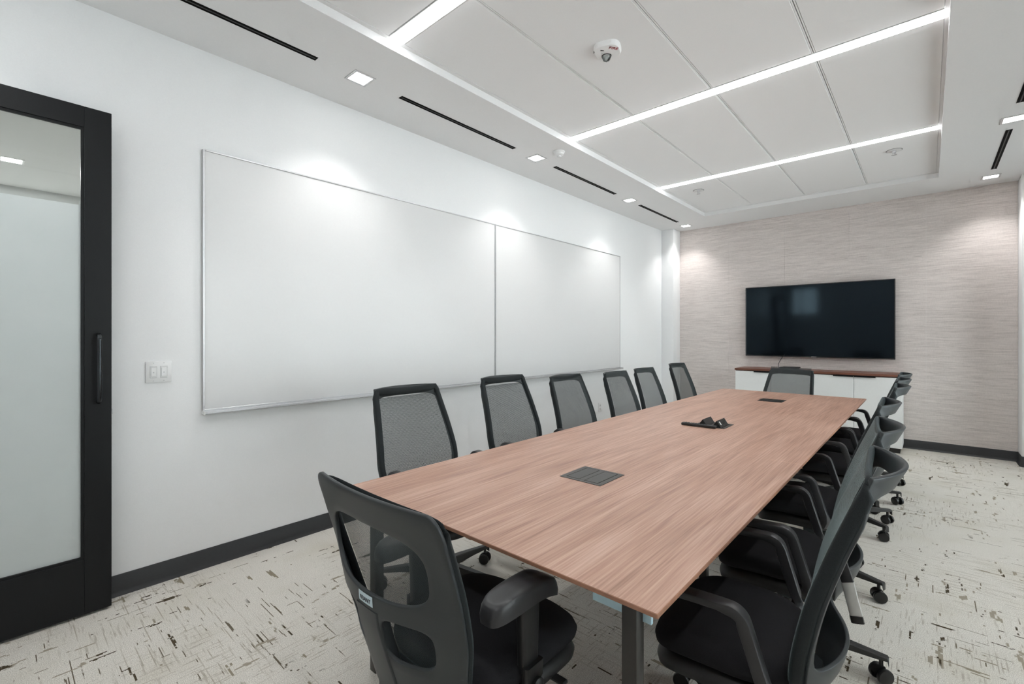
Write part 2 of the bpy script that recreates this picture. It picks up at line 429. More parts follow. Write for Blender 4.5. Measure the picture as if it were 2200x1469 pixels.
# wall behind the camera with a window near the door
WX0, WX1, WZ0, WZ1 = -2.95, -2.28, 1.93, 2.72
w = MB().box(XL-.13, WX0, YF-.12, YF, 0, ZC+.2).box(WX1, XR+.12, YF-.12, YF, 0, ZC+.2)
w.box(WX0, WX1, YF-.12, YF, 0, WZ0).box(WX0, WX1, YF-.12, YF, WZ1, ZC+.2)
struct(w.build('wall_front', 'wall'))
wn = struct(empty('window_1', ((WX0+WX1)/2, YF, WZ0)))
hw_ = (WX1-WX0)/2; hh = WZ1-WZ0
f = MB().box(-hw_, -hw_+.04, -.08, -.03, 0, hh).box(hw_-.04, hw_, -.08, -.03, 0, hh)
f.box(-hw_+.04, hw_-.04, -.08, -.03, 0, .04).box(-hw_+.04, hw_-.04, -.08, -.03, hh-.04, hh).box(-.1, -.07, -.08, -.03, .04, hh-.04)
f.build('window_frame', 'blackmetal', wn)
MB().box(-hw_+.04, -.1, -.058, -.052, .04, hh-.04).build('pane', 'glass', wn)
MB().box(-.07, hw_-.04, -.058, -.052, .04, hh-.04).build('pane', 'glass', wn)
# hall beyond the doorway
struct(MB().box(-6.5, -6.4, YF-.1, 1.6, 0, 2.9).build('wall_hall_far', 'hallwall'))
struct(MB().box(-6.5, XL-.13, 1.5, 1.6, 0, 2.9).build('wall_hall_side', 'hallwall'))
struct(MB().box(-6.5, XL-.13, YF-.14, YF-.04, 0, 2.9).build('wall_hall_end', 'hallwall'))
struct(MB().box(-6.6, XL-.13, YF-.14, 1.6, 2.75, 2.9).build('ceiling_hall', 'ceil'))

# ceiling: soffit ring and raised tray
TX0, TX1, TY1 = -2.313, 0.085, 6.60
TY0 = -0.72
ZP = 3.054
cb = MB().box(XL-.1, TX0, YF-.1, YB+.1, ZC, ZC+.3).box(TX1, XR+.1, YF-.1, YB+.1, ZC, ZC+.3)
cb.box(TX0, TX1, TY1, YB+.1, ZC, ZC+.3).box(TX0, TX1, YF-.1, TY0, ZC, ZC+.3).box(TX0, TX1, TY0, TY1, ZP+.03, ZC+.3)
ceil = struct(cb.build('ceiling', 'ceil'))
strips = [-0.25, 1.555, 3.36, 5.16]; SW = .088
# edge channel round the tray
ex0, ex1, ey0, ey1 = TX0+.027, TX1-.018, TY0+.03, TY1-.03
tr = MB().box(TX0, ex0, TY0, TY1, ZP-.002, ZP+.03).box(ex1, TX1, TY0, TY1, ZP-.002, ZP+.03)
tr.box(ex0, ex1, TY0, ey0, ZP-.002, ZP+.03).box(ex0, ex1, ey1, TY1, ZP-.002, ZP+.03)
tr.build('edge_trim', 'ceil', ceil)
MB().box(ex0, ex1, ey0, ey1, ZP+.022, ZP+.03).build('joint_backing', 'tbar', ceil)
jx = [ex0, -1.708, -1.114, -0.514, ex1]
ys = [ey0]
for s_ in strips: ys += [s_-SW/2-.008, s_+SW/2+.008]
ys.append(ey1)
for i in range(0, len(ys), 2):
    for a, b in zip(jx, jx[1:]):
        MB().box(a+(.0008 if a == ex0 else .011), b-(.0008 if b == ex1 else .011), ys[i]+(.002 if i else .003), ys[i+1]-.002, ZP, ZP+.022, .0025, 1).build('ceiling_panel', 'panel', ceil)
for a in jx[1:-1]:
    for q in (-1, 1):
        MB().box(min(a+q*.0022, a+q*.0095), max(a+q*.0022, a+q*.0095), ey0, ey1, ZP+.002, ZP+.022).build('joint_bar', 'panel', ceil)

# baseboards (cove profile)
def baseboard(name, pts, nrm):
    sec = [(0, 0), (0.018, 0), (0.016, .004), (.009, .012), (.006, .024), (.006, .104), (.004, .107), (0, .107)]
    mb = MB(); d = Vector(pts[1])-Vector(pts[0]); A = Vector(pts[0]); nv = Vector(nrm)
    ra = [mb.bm.verts.new(A+nv*p+Vector((0, 0, q))) for p, q in sec]
    rb = [mb.bm.verts.new(A+d+nv*p+Vector((0, 0, q))) for p, q in sec]
    n = len(sec)
    for i in range(n): mb.bm.faces.new((ra[i], ra[(i+1) % n], rb[(i+1) % n], rb[i]))
    mb.bm.faces.new(ra[::-1]); mb.bm.faces.new(rb)
    return struct(mb.build(name, 'base'))
baseboard('baseboard_left', [(XL, DY1+.05, 0), (XL, YC, 0)], (1, 0, 0))
baseboard('baseboard_back', [(XCL, YB-.001, 0), (XCR, YB-.001, 0)], (0, -1, 0))
baseboard('baseboard_return_left', [(XL, YC, 0), (XCL+.008, YC, 0)], (0, -1, 0))
baseboard('baseboard_return_right', [(XCR-.008, YC, 0), (XR, YC, 0)], (0, -1, 0))
baseboard('baseboard_column_right', [(XCR, YC, 0), (XCR, YB, 0)], (-1, 0, 0))
baseboard('baseboard_column_left', [(XCL, YC, 0), (XCL, YB, 0)], (1, 0, 0))
baseboard('baseboard_right', [(XR, YF, 0), (XR, YC, 0)], (-1, 0, 0))

# ------------------------------------------------------------------ sliding door
d1 = struct(empty('door_1', (-3.035, 0, 0.012)), 'black framed sliding door with frosted glass')
dx0, dx1 = -.022, .022; dz1 = 2.436; dy1 = .392; dy0 = -.80
gy0, gy1, gz0, gz1 = dy0+.10, .292, .262, 2.336
MB().box(dx0, dx1, gy1, dy1, 0, dz1, .0015, 1).build('stile', 'blackmetal', d1)
MB().box(dx0, dx1, dy0, gy0, 0, dz1, .0015, 1).build('stile', 'blackmetal', d1)
MB().box(dx0, dx1, gy0, gy1, gz1, dz1, .001, 1).build('top_rail', 'blackmetal', d1)
MB().box(dx0, dx1, gy0, gy1, 0, gz0, .001, 1).build('bottom_rail', 'blackmetal', d1)
b_ = MB().box(.006, .017, gy1-.012, gy1, gz0, gz1).box(.006, .017, gy0, gy0+.012, gz0, gz1)
b_.box(.006, .017, gy0+.012, gy1-.012, gz1-.012, gz1).box(.006, .017, gy0+.012, gy1-.012, gz0, gz0+.012)
b_.build('glazing_bead', 'blackmetal', d1)
MB().box(-.004, .004, gy0, gy1, gz0, gz1).build('pane', 'glass', d1)
MB().box(.0045, .0055, gy0+.001, gy1-.001, gz0+.001, 1.963).build('frosted_film', 'frost', d1)['label'] = 'pale green frosted film'
hy = .342
p = [(.022, hy, 1.016)]+[(.060-.016*math.cos(a), hy, 1.032-.016*math.sin(a)) if False else (.044+.022*math.sin(a), hy, 1.038-.022*math.cos(a)) for a in [PI/2*i/6 for i in range(7)]]
p += [(.044+.022*math.cos(a), hy, 1.318+.022*math.sin(a)) for a in [PI/2*i/6 for i in range(7)]]+[(.022, hy, 1.340)]
MB().tube(p, .0095, 14).build('pull_handle', 'handle', d1)
MB().box(-.012, .004, dy1, dy1+.006, .945, .972, .001, 1).build('latch_plate', 'alu', d1)

# ------------------------------------------------------------------ whiteboards
def whiteboard(y0, y1, label):
    t = tag(empty('whiteboard', (XL, (y0+y1)/2, .912)), label, 'whiteboard', 'wall whiteboards')
    hw = (y1-y0)/2; hz = 1.515; fr = .009
    MB().box(.003, .016, -hw+fr, hw-fr, fr, hz-fr).build('writing_surface', 'whiteboard', t)
    f = MB().box(0, .021, -hw, -hw+fr, 0, hz, .001, 1).box(0, .021, hw-fr, hw, 0, hz, .001, 1)
    f.box(0, .021, -hw+fr, hw-fr, hz-fr, hz, .001, 1).box(0, .021, -hw+fr, hw-fr, 0, fr, .001, 1)
    f.build('frame', 'alu', t)
    sec = [(0, -.012), (.055, -.016), (.062, -.012), (.062, -.004), (.059, -.004), (.055, -.009), (.021, -.004), (.021, 0), (0, 0)]
    MB().prism([(a, b) for a, b in sec], -hw, hw, 'Y').build('marker_tray', 'alu', t)
    MB().box(.0, .064, -hw-.0015, -hw, -.018, .002).build('tray_end_cap', 'white', t)
    MB().box(.0, .064, hw, hw+.0015, -.018, .002).build('tray_end_cap', 'white', t)
    return t
whiteboard(.808, 3.240, 'large whiteboard on the left wall, the one nearer the glass door')
whiteboard(3.2435, 5.692, 'large whiteboard on the left wall, the one nearer the wallpapered wall')

# ------------------------------------------------------------------ switch plate, outlet
t = tag(empty('light_switch', (XL, .604, 1.151)), 'white double light switch plate between door and whiteboard', 'light switch')
MB().box(0, .007, -.058, .058, -.058, .058, .003, 2).build('cover_plate', 'white', t)
for yy in (-.023, .023):
    p_ = MB().box(.0065, .0095, yy-.0165, yy+.0165, -.033, .033, .0015, 1).build('paddle', 'offwhite', t)
    MB().box(.0095, .0112, yy-.011, yy+.011, -.024, .024, .001, 1).build('rocker', 'white', p_)
    MB().lathe([(.004, .0110), (.0035, .0125), (.0001, .013)], 10, (0, yy, -.002), 'X').build('indicator', 'alu', p_)
    for zz in (-.048, .048):
        MB().lathe([(.003, .0068), (.0028, .0078), (.0001, .008)], 8, (0, yy, zz), 'X').build('screw', 'alu', t)
t = tag(empty('wall_outlet', (XL, 5.19, .43)), 'white wall outlet low on the left wall behind the chairs', 'outlet')
MB().box(0, .006, -.036, .036, -.058, .058, .0025, 2).build('cover_plate', 'white', t)
for zz in (-.021, .021):
    r_ = MB().box(.0055, .008, -.017, .017, zz-.015, zz+.015, .001, 1).build('receptacle', 'offwhite', t)
    for yy in (-.006, .006): MB().box(.0079, .0084, yy-.001, yy+.001, zz-.004, zz+.006).build('slot', 'slot', r_)

# ------------------------------------------------------------------ ceiling fixtures
for i, (s_, lab) in enumerate(zip(strips, ['linear ceiling light behind the camera side of the tray', 'linear ceiling light crossing the tray nearest the camera, cut by the top edge',
                                           'long linear ceiling light, the middle one crossing the tray', 'linear ceiling light crossing the tray nearest the television wall'])):
    t = tag(empty('linear_light', ((ex0+ex1)/2, s_, ZP)), lab, 'ceiling light', 'linear lights in the ceiling tray')
    L2 = (ex1-ex0)/2-.001
    MB().box(-L2, L2, -SW/2-.006, -SW/2, -.002, .021).build('flange', 'panel', t)
    MB().box(-L2, L2, SW/2, SW/2+.006, -.002, .021).build('flange', 'panel', t)
    sec = [(-SW/2+.001, .004), (-SW/2+.001, -.004), (-SW/4, -.010), (0, -.013), (SW/4, -.010), (SW/2-.001, -.004), (SW/2-.001, .004)]
    MB().prism(sec, -L2, L2, 'X').build('diffuser', 'diff', t)['label'] = 'glowing white diffuser'

def downlight(x, y, label):
    t = tag(empty('recessed_downlight', (x, y, ZC)), label, 'ceiling light', 'square recessed downlights')
    a, b = .072, .056
    f = MB()
    f.box(-a, a, -a, -b, -.004, 0, .001, 1).box(-a, a, b, a, -.004, 0, .001, 1).box(-a, -b, -b, b, -.004, 0, .001, 1).box(b, a, -b, b, -.004, 0, .001, 1)
    f.build('trim_ring', 'alu', t)
    MB().box(-b, b, -b, b, -.0015, 0).build('lens', 'lens', t)
    ld = bpy.data.lights.new('downlight_beam', 'SPOT'); ld.energy = SPOT_W; ld.color = (1, .99, .975)
    ld.spot_size = math.radians(104); ld.spot_blend = .75; ld.shadow_soft_size = .04
    lo = bpy.data.objects.new('downlight_beam', ld); COL.objects.link(lo); lo.parent = t; lo.location = (0, 0, -.012)
    return t
names = {-0.22: 'beside the door, behind the camera', 1.577: 'nearest the camera', 3.38: 'second from the camera', 5.2: 'third from the camera', 7.0 - .02: 'next to the wallpapered wall'}
for y, nm in names.items():
    downlight(-2.722, y, 'square recessed downlight above the whiteboard wall, '+nm)
for y, nm in names.items():
    downlight(.490, y if y < 6 else 6.94, 'square recessed downlight on the right of the ceiling tray, '+nm)

def slot(x, y0, y1, label):
    t = tag(empty('slot_diffuser', (x, (y0+y1)/2, ZC)), label, 'air vent', 'black linear slot diffusers')
    L = (y1-y0)/2; w_ = .017
    MB().box(-w_, w_, -L, L, -.001, 0).build('opening', 'slot', t)
    MB().box(-w_-.003, -w_, -L, L, -.0025, 0).build('flange', 'slot', t)
    MB().box(w_, w_+.003, -L, L, -.0025, 0).build('flange', 'slot', t)
    MB().box(-.004, .004, -L+.01, L-.01, -.002, -.001).build('vane', 'slotvane', t)
    for q in (-L+.06, 0.0, L-.06):
        MB().box(-w_, w_, q-.004, q+.004, -.0018, -.001).build('bracket', 'slot', t)
slots = [(.09, 1.293, 'nearest the camera'), (1.885, 3.079, 'second from the camera'), (3.673, 4.862, 'third from the camera'), (5.478, 6.676, 'closest to the wallpapered wall')]
for a, b, nm in slots: slot(-2.726, a, b, 'black slot air diffuser over the whiteboard wall, '+nm)
for a, b, nm in slots: slot(.489, a if a < 5 else 5.45, b if b > 5 and b < 6 or b < 5 else 6.64, 'black slot air diffuser right of the ceiling tray, '+nm)

# smoke detector on the soffit
t = tag(empty('smoke_detector', (-2.475, 3.40, ZC)), 'small round white smoke detector beside a downlight', 'smoke detector')
MB().lathe([(.052, 0), (.052, -.008), (.046, -.014)], 28).build('base_ring', 'white', t)
MB().lathe([(.044, -.014), (.042, -.028), (.03, -.036), (.018, -.038)], 28).build('dome', 'white', t)
MB().lathe([(.020, -.036), (.020, -.046), (.016, -.050), (.0001, -.051)], 20).build('sensor_cap', 'offwhite', t)
# fire strobe
t = tag(empty('fire_alarm_strobe', (-1.415, 2.43, ZP), math.radians(41.83)), 'white ceiling fire alarm strobe lettered FIRE in red', 'fire alarm')
body = MB(); R0 = .084
def sq(a, r, n=3.0): return r/((abs(math.cos(a))**n+abs(math.sin(a))**n)**(1/n))*.92
rings = []
for r, h in ((R0, 0), (R0, -.014), (R0*.97, -.022), (R0*.90, -.028), (R0*.5, -.031), (.0005, -.0315)):
    rings.append([(sq(2*PI*i/48+.4, r)*math.cos(2*PI*i/48), sq(2*PI*i/48+.4, r)*math.sin(2*PI*i/48), h) for i in range(49)])
body.grid(rings); bmesh.ops.remove_doubles(body.bm, verts=body.bm.verts, dist=1e-5)
body.build('body', 'white', t)
MB().lathe([(.027, -.028), (.026, -.042), (.020, -.055), (.009, -.062), (.0001, -.064)], 20, (0, .030, 0)).build('strobe_lens', 'glass', t)
MB().lathe([(.029, -.026), (.029, -.034), (.0275, -.035)], 20, (0, .030, 0), 'Z', False).build('lens_ring', 'tbar', t)
MB().box(-.009, .009, .024, .034, -.052, -.032, .002, 1).build('flash_tube', 'alu', t)
MB().box(-.046, -.026, -.026, -.020, -.0312, -.0285).build('vent_slot', 'slot', t)
MB().box(-.080, -.076, .000, .016, -.024, -.012).build('side_slot', 'tbar', t)
me = text_mesh('FIRE', .031, .0004)
tt = link('lettering', me, 'red', t); tt['label'] = 'red FIRE lettering'
tt.location = (.026, -.046, -.0316); tt.rotation_euler = (PI, 0, math.radians(10))

for (x, y, nm) in ((-.231, 5.54, 'right'), (-2.01, 5.535, 'left')):
    t = tag(empty('fire_sprinkler', (x, y, ZP)), 'small white ceiling sprinkler beyond the last linear light, %s one of two' % nm, 'sprinkler', 'ceiling sprinklers')
    MB().lathe([(.056, 0), (.056, -.003), (.050, -.005), (.022, -.007)], 28).build('escutcheon', 'offwhite', t)
    MB().lathe([(.060, 0), (.060, -.0015), (.0562, -.0015)], 28).build('shadow_ring', 'tbar', t)  # thin dark ring round the escutcheon
    MB().lathe([(.013, -.006), (.013, -.026), (.006, -.028), (.006, -.040)], 14).build('frame', 'alu', t)
    MB().lathe([(.021, -.040), (.021, -.043), (.003, -.044)], 18).build('deflector', 'alu', t)
# hall downlight
t = tag(empty('hall_downlight', (-5.45, .10, 2.75)), 'square downlight in the hall seen through clear glass above the frosting', 'ceiling light')
MB().box(-.07, .07, -.07, .07, -.004, 0, .001, 1).build('trim_ring', 'white', t)
MB().box(-.055, .055, -.055, .055, -.006, -.004).build('lens', 'lens', t)
ld = bpy.data.lights.new('hall_beam', 'AREA'); ld.energy = 24; ld.size = .11; ld.color = (1, .99, .97)
lo = bpy.data.objects.new('hall_beam', ld); COL.objects.link(lo); lo.parent = t; lo.location = (0, 0, -.008)

# ------------------------------------------------------------------ conference table
TZ = .74
tX0, tX1 = -1.752, -.440
secs = [(.968, 2.547), (2.547, 4.095), (4.095, 5.602)]
table = tag(empty('conference_table', ((tX0+tX1)/2, 3.285, 0)), 'long walnut conference table in three sections with black legs', 'table')
cx = (tX0+tX1)/2; hwt = (tX1-tX0)/2
for i, (a, b) in enumerate(secs):
    a, b = a+.0008, b-.0008
    mb = MB()
    u0 = .05 if i == 0 else 0.0; u1 = .05 if i == 2 else 0.0
    lv = [(0, 0, 0, TZ), (0.0015, .0015 if i == 0 else 0.0003, .0015 if i == 2 else .0003, TZ)]
    rows = []
    e = .0015
    for ins, s0, s1, z in ((e, e if i == 0 else .0006, e if i == 2 else .0006, TZ), (0, 0, 0, TZ-e), (0, 0, 0, TZ-.011), (.05, u0, u1, TZ-.030)):
        rows.append([(-hwt+ins, a+s0-3.285, z), (hwt-ins, a+s0-3.285, z), (hwt-ins, b-s1-3.285, z), (-hwt+ins, b-s1-3.285, z)])
    V = [[mb.bm.verts.new(p) for p in r] for r in rows]
    for A, B in zip(V, V[1:]):
        for j in range(4): mb.bm.faces.new((A[j], A[(j+1) % 4], B[(j+1) % 4], B[j]))
    mb.bm.faces.new(V[0]); mb.bm.faces.new(V[-1][::-1])
    me = mb.mesh('top_section', 20)
    me.materials.append(M['wood']); me.materials.append(M['woodedge'])
    for p in me.polygons:
        if p.normal.z < .9: p.material_index = 1
    link('top_section', me, 'wood', table)
for yj in (2.547, 4.095):
    MB().box(-hwt+.001, hwt-.001, yj-3.285-.0009, yj-3.285+.0009, TZ-.02, TZ+.0001).build('joint_strip', 'jointstrip', table)
def tleg(lx, ly):
    l_ = MB().box(lx-.020, lx+.020, ly-.020, ly+.020, 0, TZ-.032, .003, 2).build('leg', 'leg', table)
    return l_
for ly in (1.035-3.285, 2.547-3.285, 4.095-3.285, 5.08-3.285):
    for lx in ((-.563, .563) if ly == 1.035-3.285 else (-.3, .3) if ly == 5.08-3.285 else (-.2, .2)): tleg(lx, ly)
for ly in (2.547-3.285, 4.095-3.285, 5.08-3.285):
    MB().box(-.523, .523, ly-.02, ly+.02, TZ-.085, TZ-.032, .002, 1).build('cross_rail', 'leg', table)
for lx in (-.50, .50):
    MB().box(lx-.058, lx+.105, -2.238, -2.228, TZ-.082, TZ-.030, .001, 1).build('corner_plate', 'blue', table)['label'] = 'pale blue plate beside the leg top'
for sx in (-.38, .38):
    MB().box(sx-.02, sx+.02, -1.9, 2.2, TZ-.06, TZ-.031, .002, 1).build('beam', 'leg', table)

# power modules
def module(y, label, mat, open_=False):
    t = tag(empty('power_module', (-1.087, y, TZ)), label, 'power outlet', 'power modules set in the table top')
    a = .101
    f = MB().box(-a, a, -a, -.083, 0, .0022, .0006, 1).box(-a, a, .083, a, 0, .0022, .0006, 1)
    f.box(-a, -.079, -.083, .083, 0, .0022).box(.079, a, -.083, .083, 0, .0022).box(-.012, .012, -.083, .083, 0, .0022)
    f.build('bezel', mat, t)
    MB().box(-.079, .079, -.083, .083, 0, .0006).build('recess', 'slot', t)
    for k_, sgn in enumerate((-1, 1)):
        x0 = -.076 if sgn < 0 else .014
        if not open_:
            lid = MB().box(x0, x0+.062, -.081, .081, .0006, .0026, .0006, 1).build('lid', mat, t)
        else:
            # lid tipped up on its hinge, outlets on the raised face
            lid = empty('x') if False else None
            prof = [(0, .0006), (.058, .0006), (.030, .043)]
            mb = MB().prism([(x0+p, q) for p, q in prof], -.078, .078, 'Y')
            lid = mb.build('flip_up_block', mat, t)
            if sgn > 0:
                ang = math.atan2(.0424, .028)
                for q, cm in ((-.052, 'white'), (-.022, 'slotvane'), (.0, 'slotvane'), (.03, 'slotvane'), (.055, 'slotvane')):
                    cxp = x0+.044; czp = .0245
                    nx, nz = math.sin(ang), math.cos(ang)
                    mt = Matrix.Translation((cxp+nx*.0008, q, czp+nz*.0008)) @ Matrix.Rotation(ang, 4, 'Y')
                    MB().box(-.012, .012, -.007, .007, 0, .002, mat=mt).build('socket', cm, lid)
    return t
module(1.737, 'grey closed power module set in the table nearest the camera', 'module')
module(3.275, 'black power module in mid table with its lids flipped open', 'moduleblk', True)
module(4.865, 'black closed power module at the far end of the table', 'moduleblk')

# remote control
t = tag(empty('remote_control', (-1.142, 3.150, TZ), math.radians(1.5)), 'slim black remote control lying beside the open power module', 'remote control')
MB().box(-.112, .112, -.021, .021, .0, .018, .006, 3).build('body', 'black', t)
for i in range(9):
    for j in (-1, 0, 1):
        MB().lathe([(.0042, .0175), (.004, .0195), (.0001, .0197)], 8, (-.085+i*.0165, j*.011, 0)).build('button', 'shell' if (i, j) != (2, 0) else 'offwhite', t)

# ------------------------------------------------------------------ television, credenza, cable
t = tag(empty('television', (-1.123, YB, 1.545)), 'large black flat television on the wallpapered wall', 'television')
hwv, hzv = .833, .487
MB().box(-.35, .35, -.035, -.002, -.25, .25, .004, 1).build('wall_mount', 'black', t)
MB().box(-hwv+.06, hwv-.06, -.055, -.034, -hzv+.05, hzv-.05, .006, 2).build('back_housing', 'black', t)
f = MB(); bz = .011
f.box(-hwv, hwv, -.078, -.054, hzv-bz, hzv, .002, 1).box(-hwv, hwv, -.078, -.054, -hzv, -hzv+bz+.004, .002, 1)
f.box(-hwv, -hwv+bz, -.078, -.054, -hzv+bz, hzv-bz, .002, 1).box(hwv-bz, hwv, -.078, -.054, -hzv+bz, hzv-bz, .002, 1)
f.build('bezel', 'tvframe', t)
MB().box(-hwv+bz, hwv-bz, -.075, -.055, -hzv+bz, hzv-bz).build('screen', 'tvscreen', t)
MB().box(-.03, .03, -.0792, -.078, -hzv+.004, -hzv+.011).build('badge', 'alu', t)

cr0, cr1, cy0, cy1, cz = -1.985, -.215, 6.85, 7.29, .90
cr = tag(empty('credenza', ((cr0+cr1)/2, 7.07, 0)), 'low white credenza with walnut top below the television', 'cabinet')
hx, hy_ = (cr1-cr0)/2, .22
MB().box(-hx-.006, hx+.006, -hy_-.006, hy_, cz-.026, cz, .0015, 1).build('top', 'woodx', cr)['label'] = 'thin walnut top'
b_ = MB().box(-hx, -hx+.018, -hy_+.02, hy_, .06, cz-.0265).box(hx-.018, hx, -hy_+.02, hy_, .06, cz-.0265)
b_.box(-hx+.018, hx-.018, -hy_+.03, hy_, .06, cz-.0265)
b_.build('carcass', 'credenza', cr)
MB().box(-hx+.02, hx-.02, -hy_+.06, hy_-.02, 0, .06).build('plinth', 'black', cr)
MB().box(-hx+.002, hx-.002, -hy_+.0195, -hy_+.0295, .07, cz-.027).build('shadow_gap', 'credin', cr)
dw = 2*hx/4
for i in range(4):
    dr = MB().box(-hx+i*dw+.0018, -hx+(i+1)*dw-.0018, -hy_, -hy_+.019, .064, cz-.036, .0012, 1).build('door', 'credenza', cr)
    seam = -hx+(1 if i < 2 else 3)*dw
    a, b = (seam-.206, seam-.002) if i % 2 == 0 else (seam+.002, seam+.206)
    h_ = MB().box(a, b, -hy_-.018, -hy_+.002, cz-.036, cz-.0335).box(a, b, -hy_-.018, -hy_-.0165, cz-.046, cz-.0335)
    h_.build('tab_pull', 'blackmetal', dr)

t = tag(empty('cable_bundle', (-1.36, 6.98, cz)), 'coiled black cable on the credenza running up to the television', 'cable')
for k_ in range(3):
    pts = []
    for i in range(40):
        a = 2*PI*i/40
        pts.append((.12*math.cos(a)*(1-.06*k_), .035*math.sin(a)+.004*k_, .0085+.009*k_+.002*math.sin(3*a)))
    MB().tube(pts, .0052, 8, True).build('coil', 'black', t)
MB().box(-.07, .13, -.018, .018, .026, .040, .005, 2).build('connector', 'black', t)
pts = [(-.115, .01, .02), (-.135, .04, .03), (-.14, .09, .07), (-.13, .16, .12), (-.115, .22, .16), (-.10, .255, .19)]
MB().tube(pts, .0035, 8).build('lead', 'black', t)

# ------------------------------------------------------------------ chairs
def smooth_fn(zs, vs__):
    zs = np.array(zs, float); vs__ = np.array(vs__, float)
    # monotone cubic (Fritsch-Carlson) interpolation
    h = np.diff(zs); d = np.diff(vs__)/h
    m = np.zeros(len(zs)); m[0], m[-1] = d[0], d[-1]
    for i in range(1, len(zs)-1):
        m[i] = 0 if d[i-1]*d[i] <= 0 else 2*d[i-1]*d[i]/(d[i-1]+d[i])
    def f(z):
        z = min(max(z, zs[0]), zs[-1]); i = min(int(np.searchsorted(zs, z, side='right'))-1, len(h)-1)
        t = (z-zs[i])/h[i]
        return float((2*t**3-3*t*t+1)*vs__[i]+(t**3-2*t*t+t)*h[i]*m[i]+(-2*t**3+3*t*t)*vs__[i+1]+(t**3-t*t)*h[i]*m[i+1])
    return f

def make_base():
    """five-star base: hub part with legs and casters as sub-parts"""
    hub = MB().lathe([(.034, .060), (.052, .066), (.056, .10), (.046, .125), (.034, .135)], 24).build('base', 'legblk')
    lm = MB()
    R = .315
    prof = [(.035, .072, .128, .026), (.12, .080, .122, .023), (.22, .087, .114, .019), (.30, .088, .107, .0165), (.338, .090, .104, .015), (.342, .066, .100, .013)]
    rows = []
    for r, zl, zh, hw in prof:
        rows.append([(r, -hw, zl), (r, -hw*.92, zh-.004), (r, -hw*.7, zh), (r, hw*.7, zh), (r, hw*.92, zh-.004), (r, hw, zl), (r, -hw, zl)])
    lm.grid(rows); bmesh.ops.remove_doubles(lm.bm, verts=lm.bm.verts, dist=1e-6)
    bmesh.ops.holes_fill(lm.bm, edges=lm.bm.edges)
    leg_me = lm.mesh('leg', 30); leg_me.materials.append(M['legblk'])
    c = MB()
    for sy in (-1, 1):
        y0, y1 = (.012*sy, .031*sy)
        lo_, hi_ = min(y0, y1), max(y0, y1)
        c.lathe([(.020, lo_), (.0285, lo_+.002), (.030, lo_+.006), (.030, hi_-.006), (.0285, hi_-.002), (.020, hi_)], 20, (0, 0, .030), 'Y')
    c.box(-.012, .012, -.012, .012, .022, .060, .003, 1)
    c.lathe([(.0075, .05), (.0075, .095)], 10)
    hood = [(-.012, .030)]+[(.033*math.cos(a), .030+.033*math.sin(a)) for a in [PI*(1-.08-.5*i/8) for i in range(9)]]+[(.006, .036)]
    c.prism([(p, q) for p, q in hood], -.012, .012, 'Y')
    cas_me = c.mesh('caster', 35); cas_me.materials.append(M['rubber'])
    for k_ in range(5):
        a = 2*PI*k_/5
        link('leg', leg_me, None, hub, (0, 0, 0), (0, 0, a))
        link('caster', cas_me, None, hub, (.318*math.cos(a), .318*math.sin(a), 0), (0, 0, a+(.7, -1.1, 2.1, .2, -2.3)[k_]))
    return hub

def seat_mesh(hw, y0, y1, zt, th):
    """cushion: superellipse outline, domed top, waterfall front"""
    mb = MB(); n = 56; cyc = (y0+y1)/2; hd = (y1-y0)/2
    def out(a, sc):
        ca, sa = math.cos(a), math.sin(a); e = 2/3.4
        return (hw*sc*math.copysign(abs(ca)**e, ca)*(1.0+.03*sa), cyc+hd*sc*math.copysign(abs(sa)**e, sa))
    prof = [(.001, 0), (.35, -.001), (.62, -.003), (.80, -.007), (.90, -.013), (.965, -.024), (1.0, -.042), (.985, -.060), (.93, -th), (.5, -th), (.001, -th)]
    rows = []
    for sc, dz in prof:
        row = []
        for i in range(n+1):
            a = 2*PI*i/n; x_, y_ = out(a, sc)
            t_ = (y_-y0)/(y1-y0)
            fall = -.030*max(0, (t_-.62)/.38)**2 + .006*math.sin(PI*t_) - .010*max(0, .2-t_)
            dish = -.006*(1-min(1, (x_/hw)**2))*(1 if sc < .9 else 0)
            row.append((x_, y_, zt+dz+fall+dish))
        rows.append(row)
    mb.grid(rows); bmesh.ops.remove_doubles(mb.bm, verts=mb.bm.verts, dist=1e-4)
    return mb

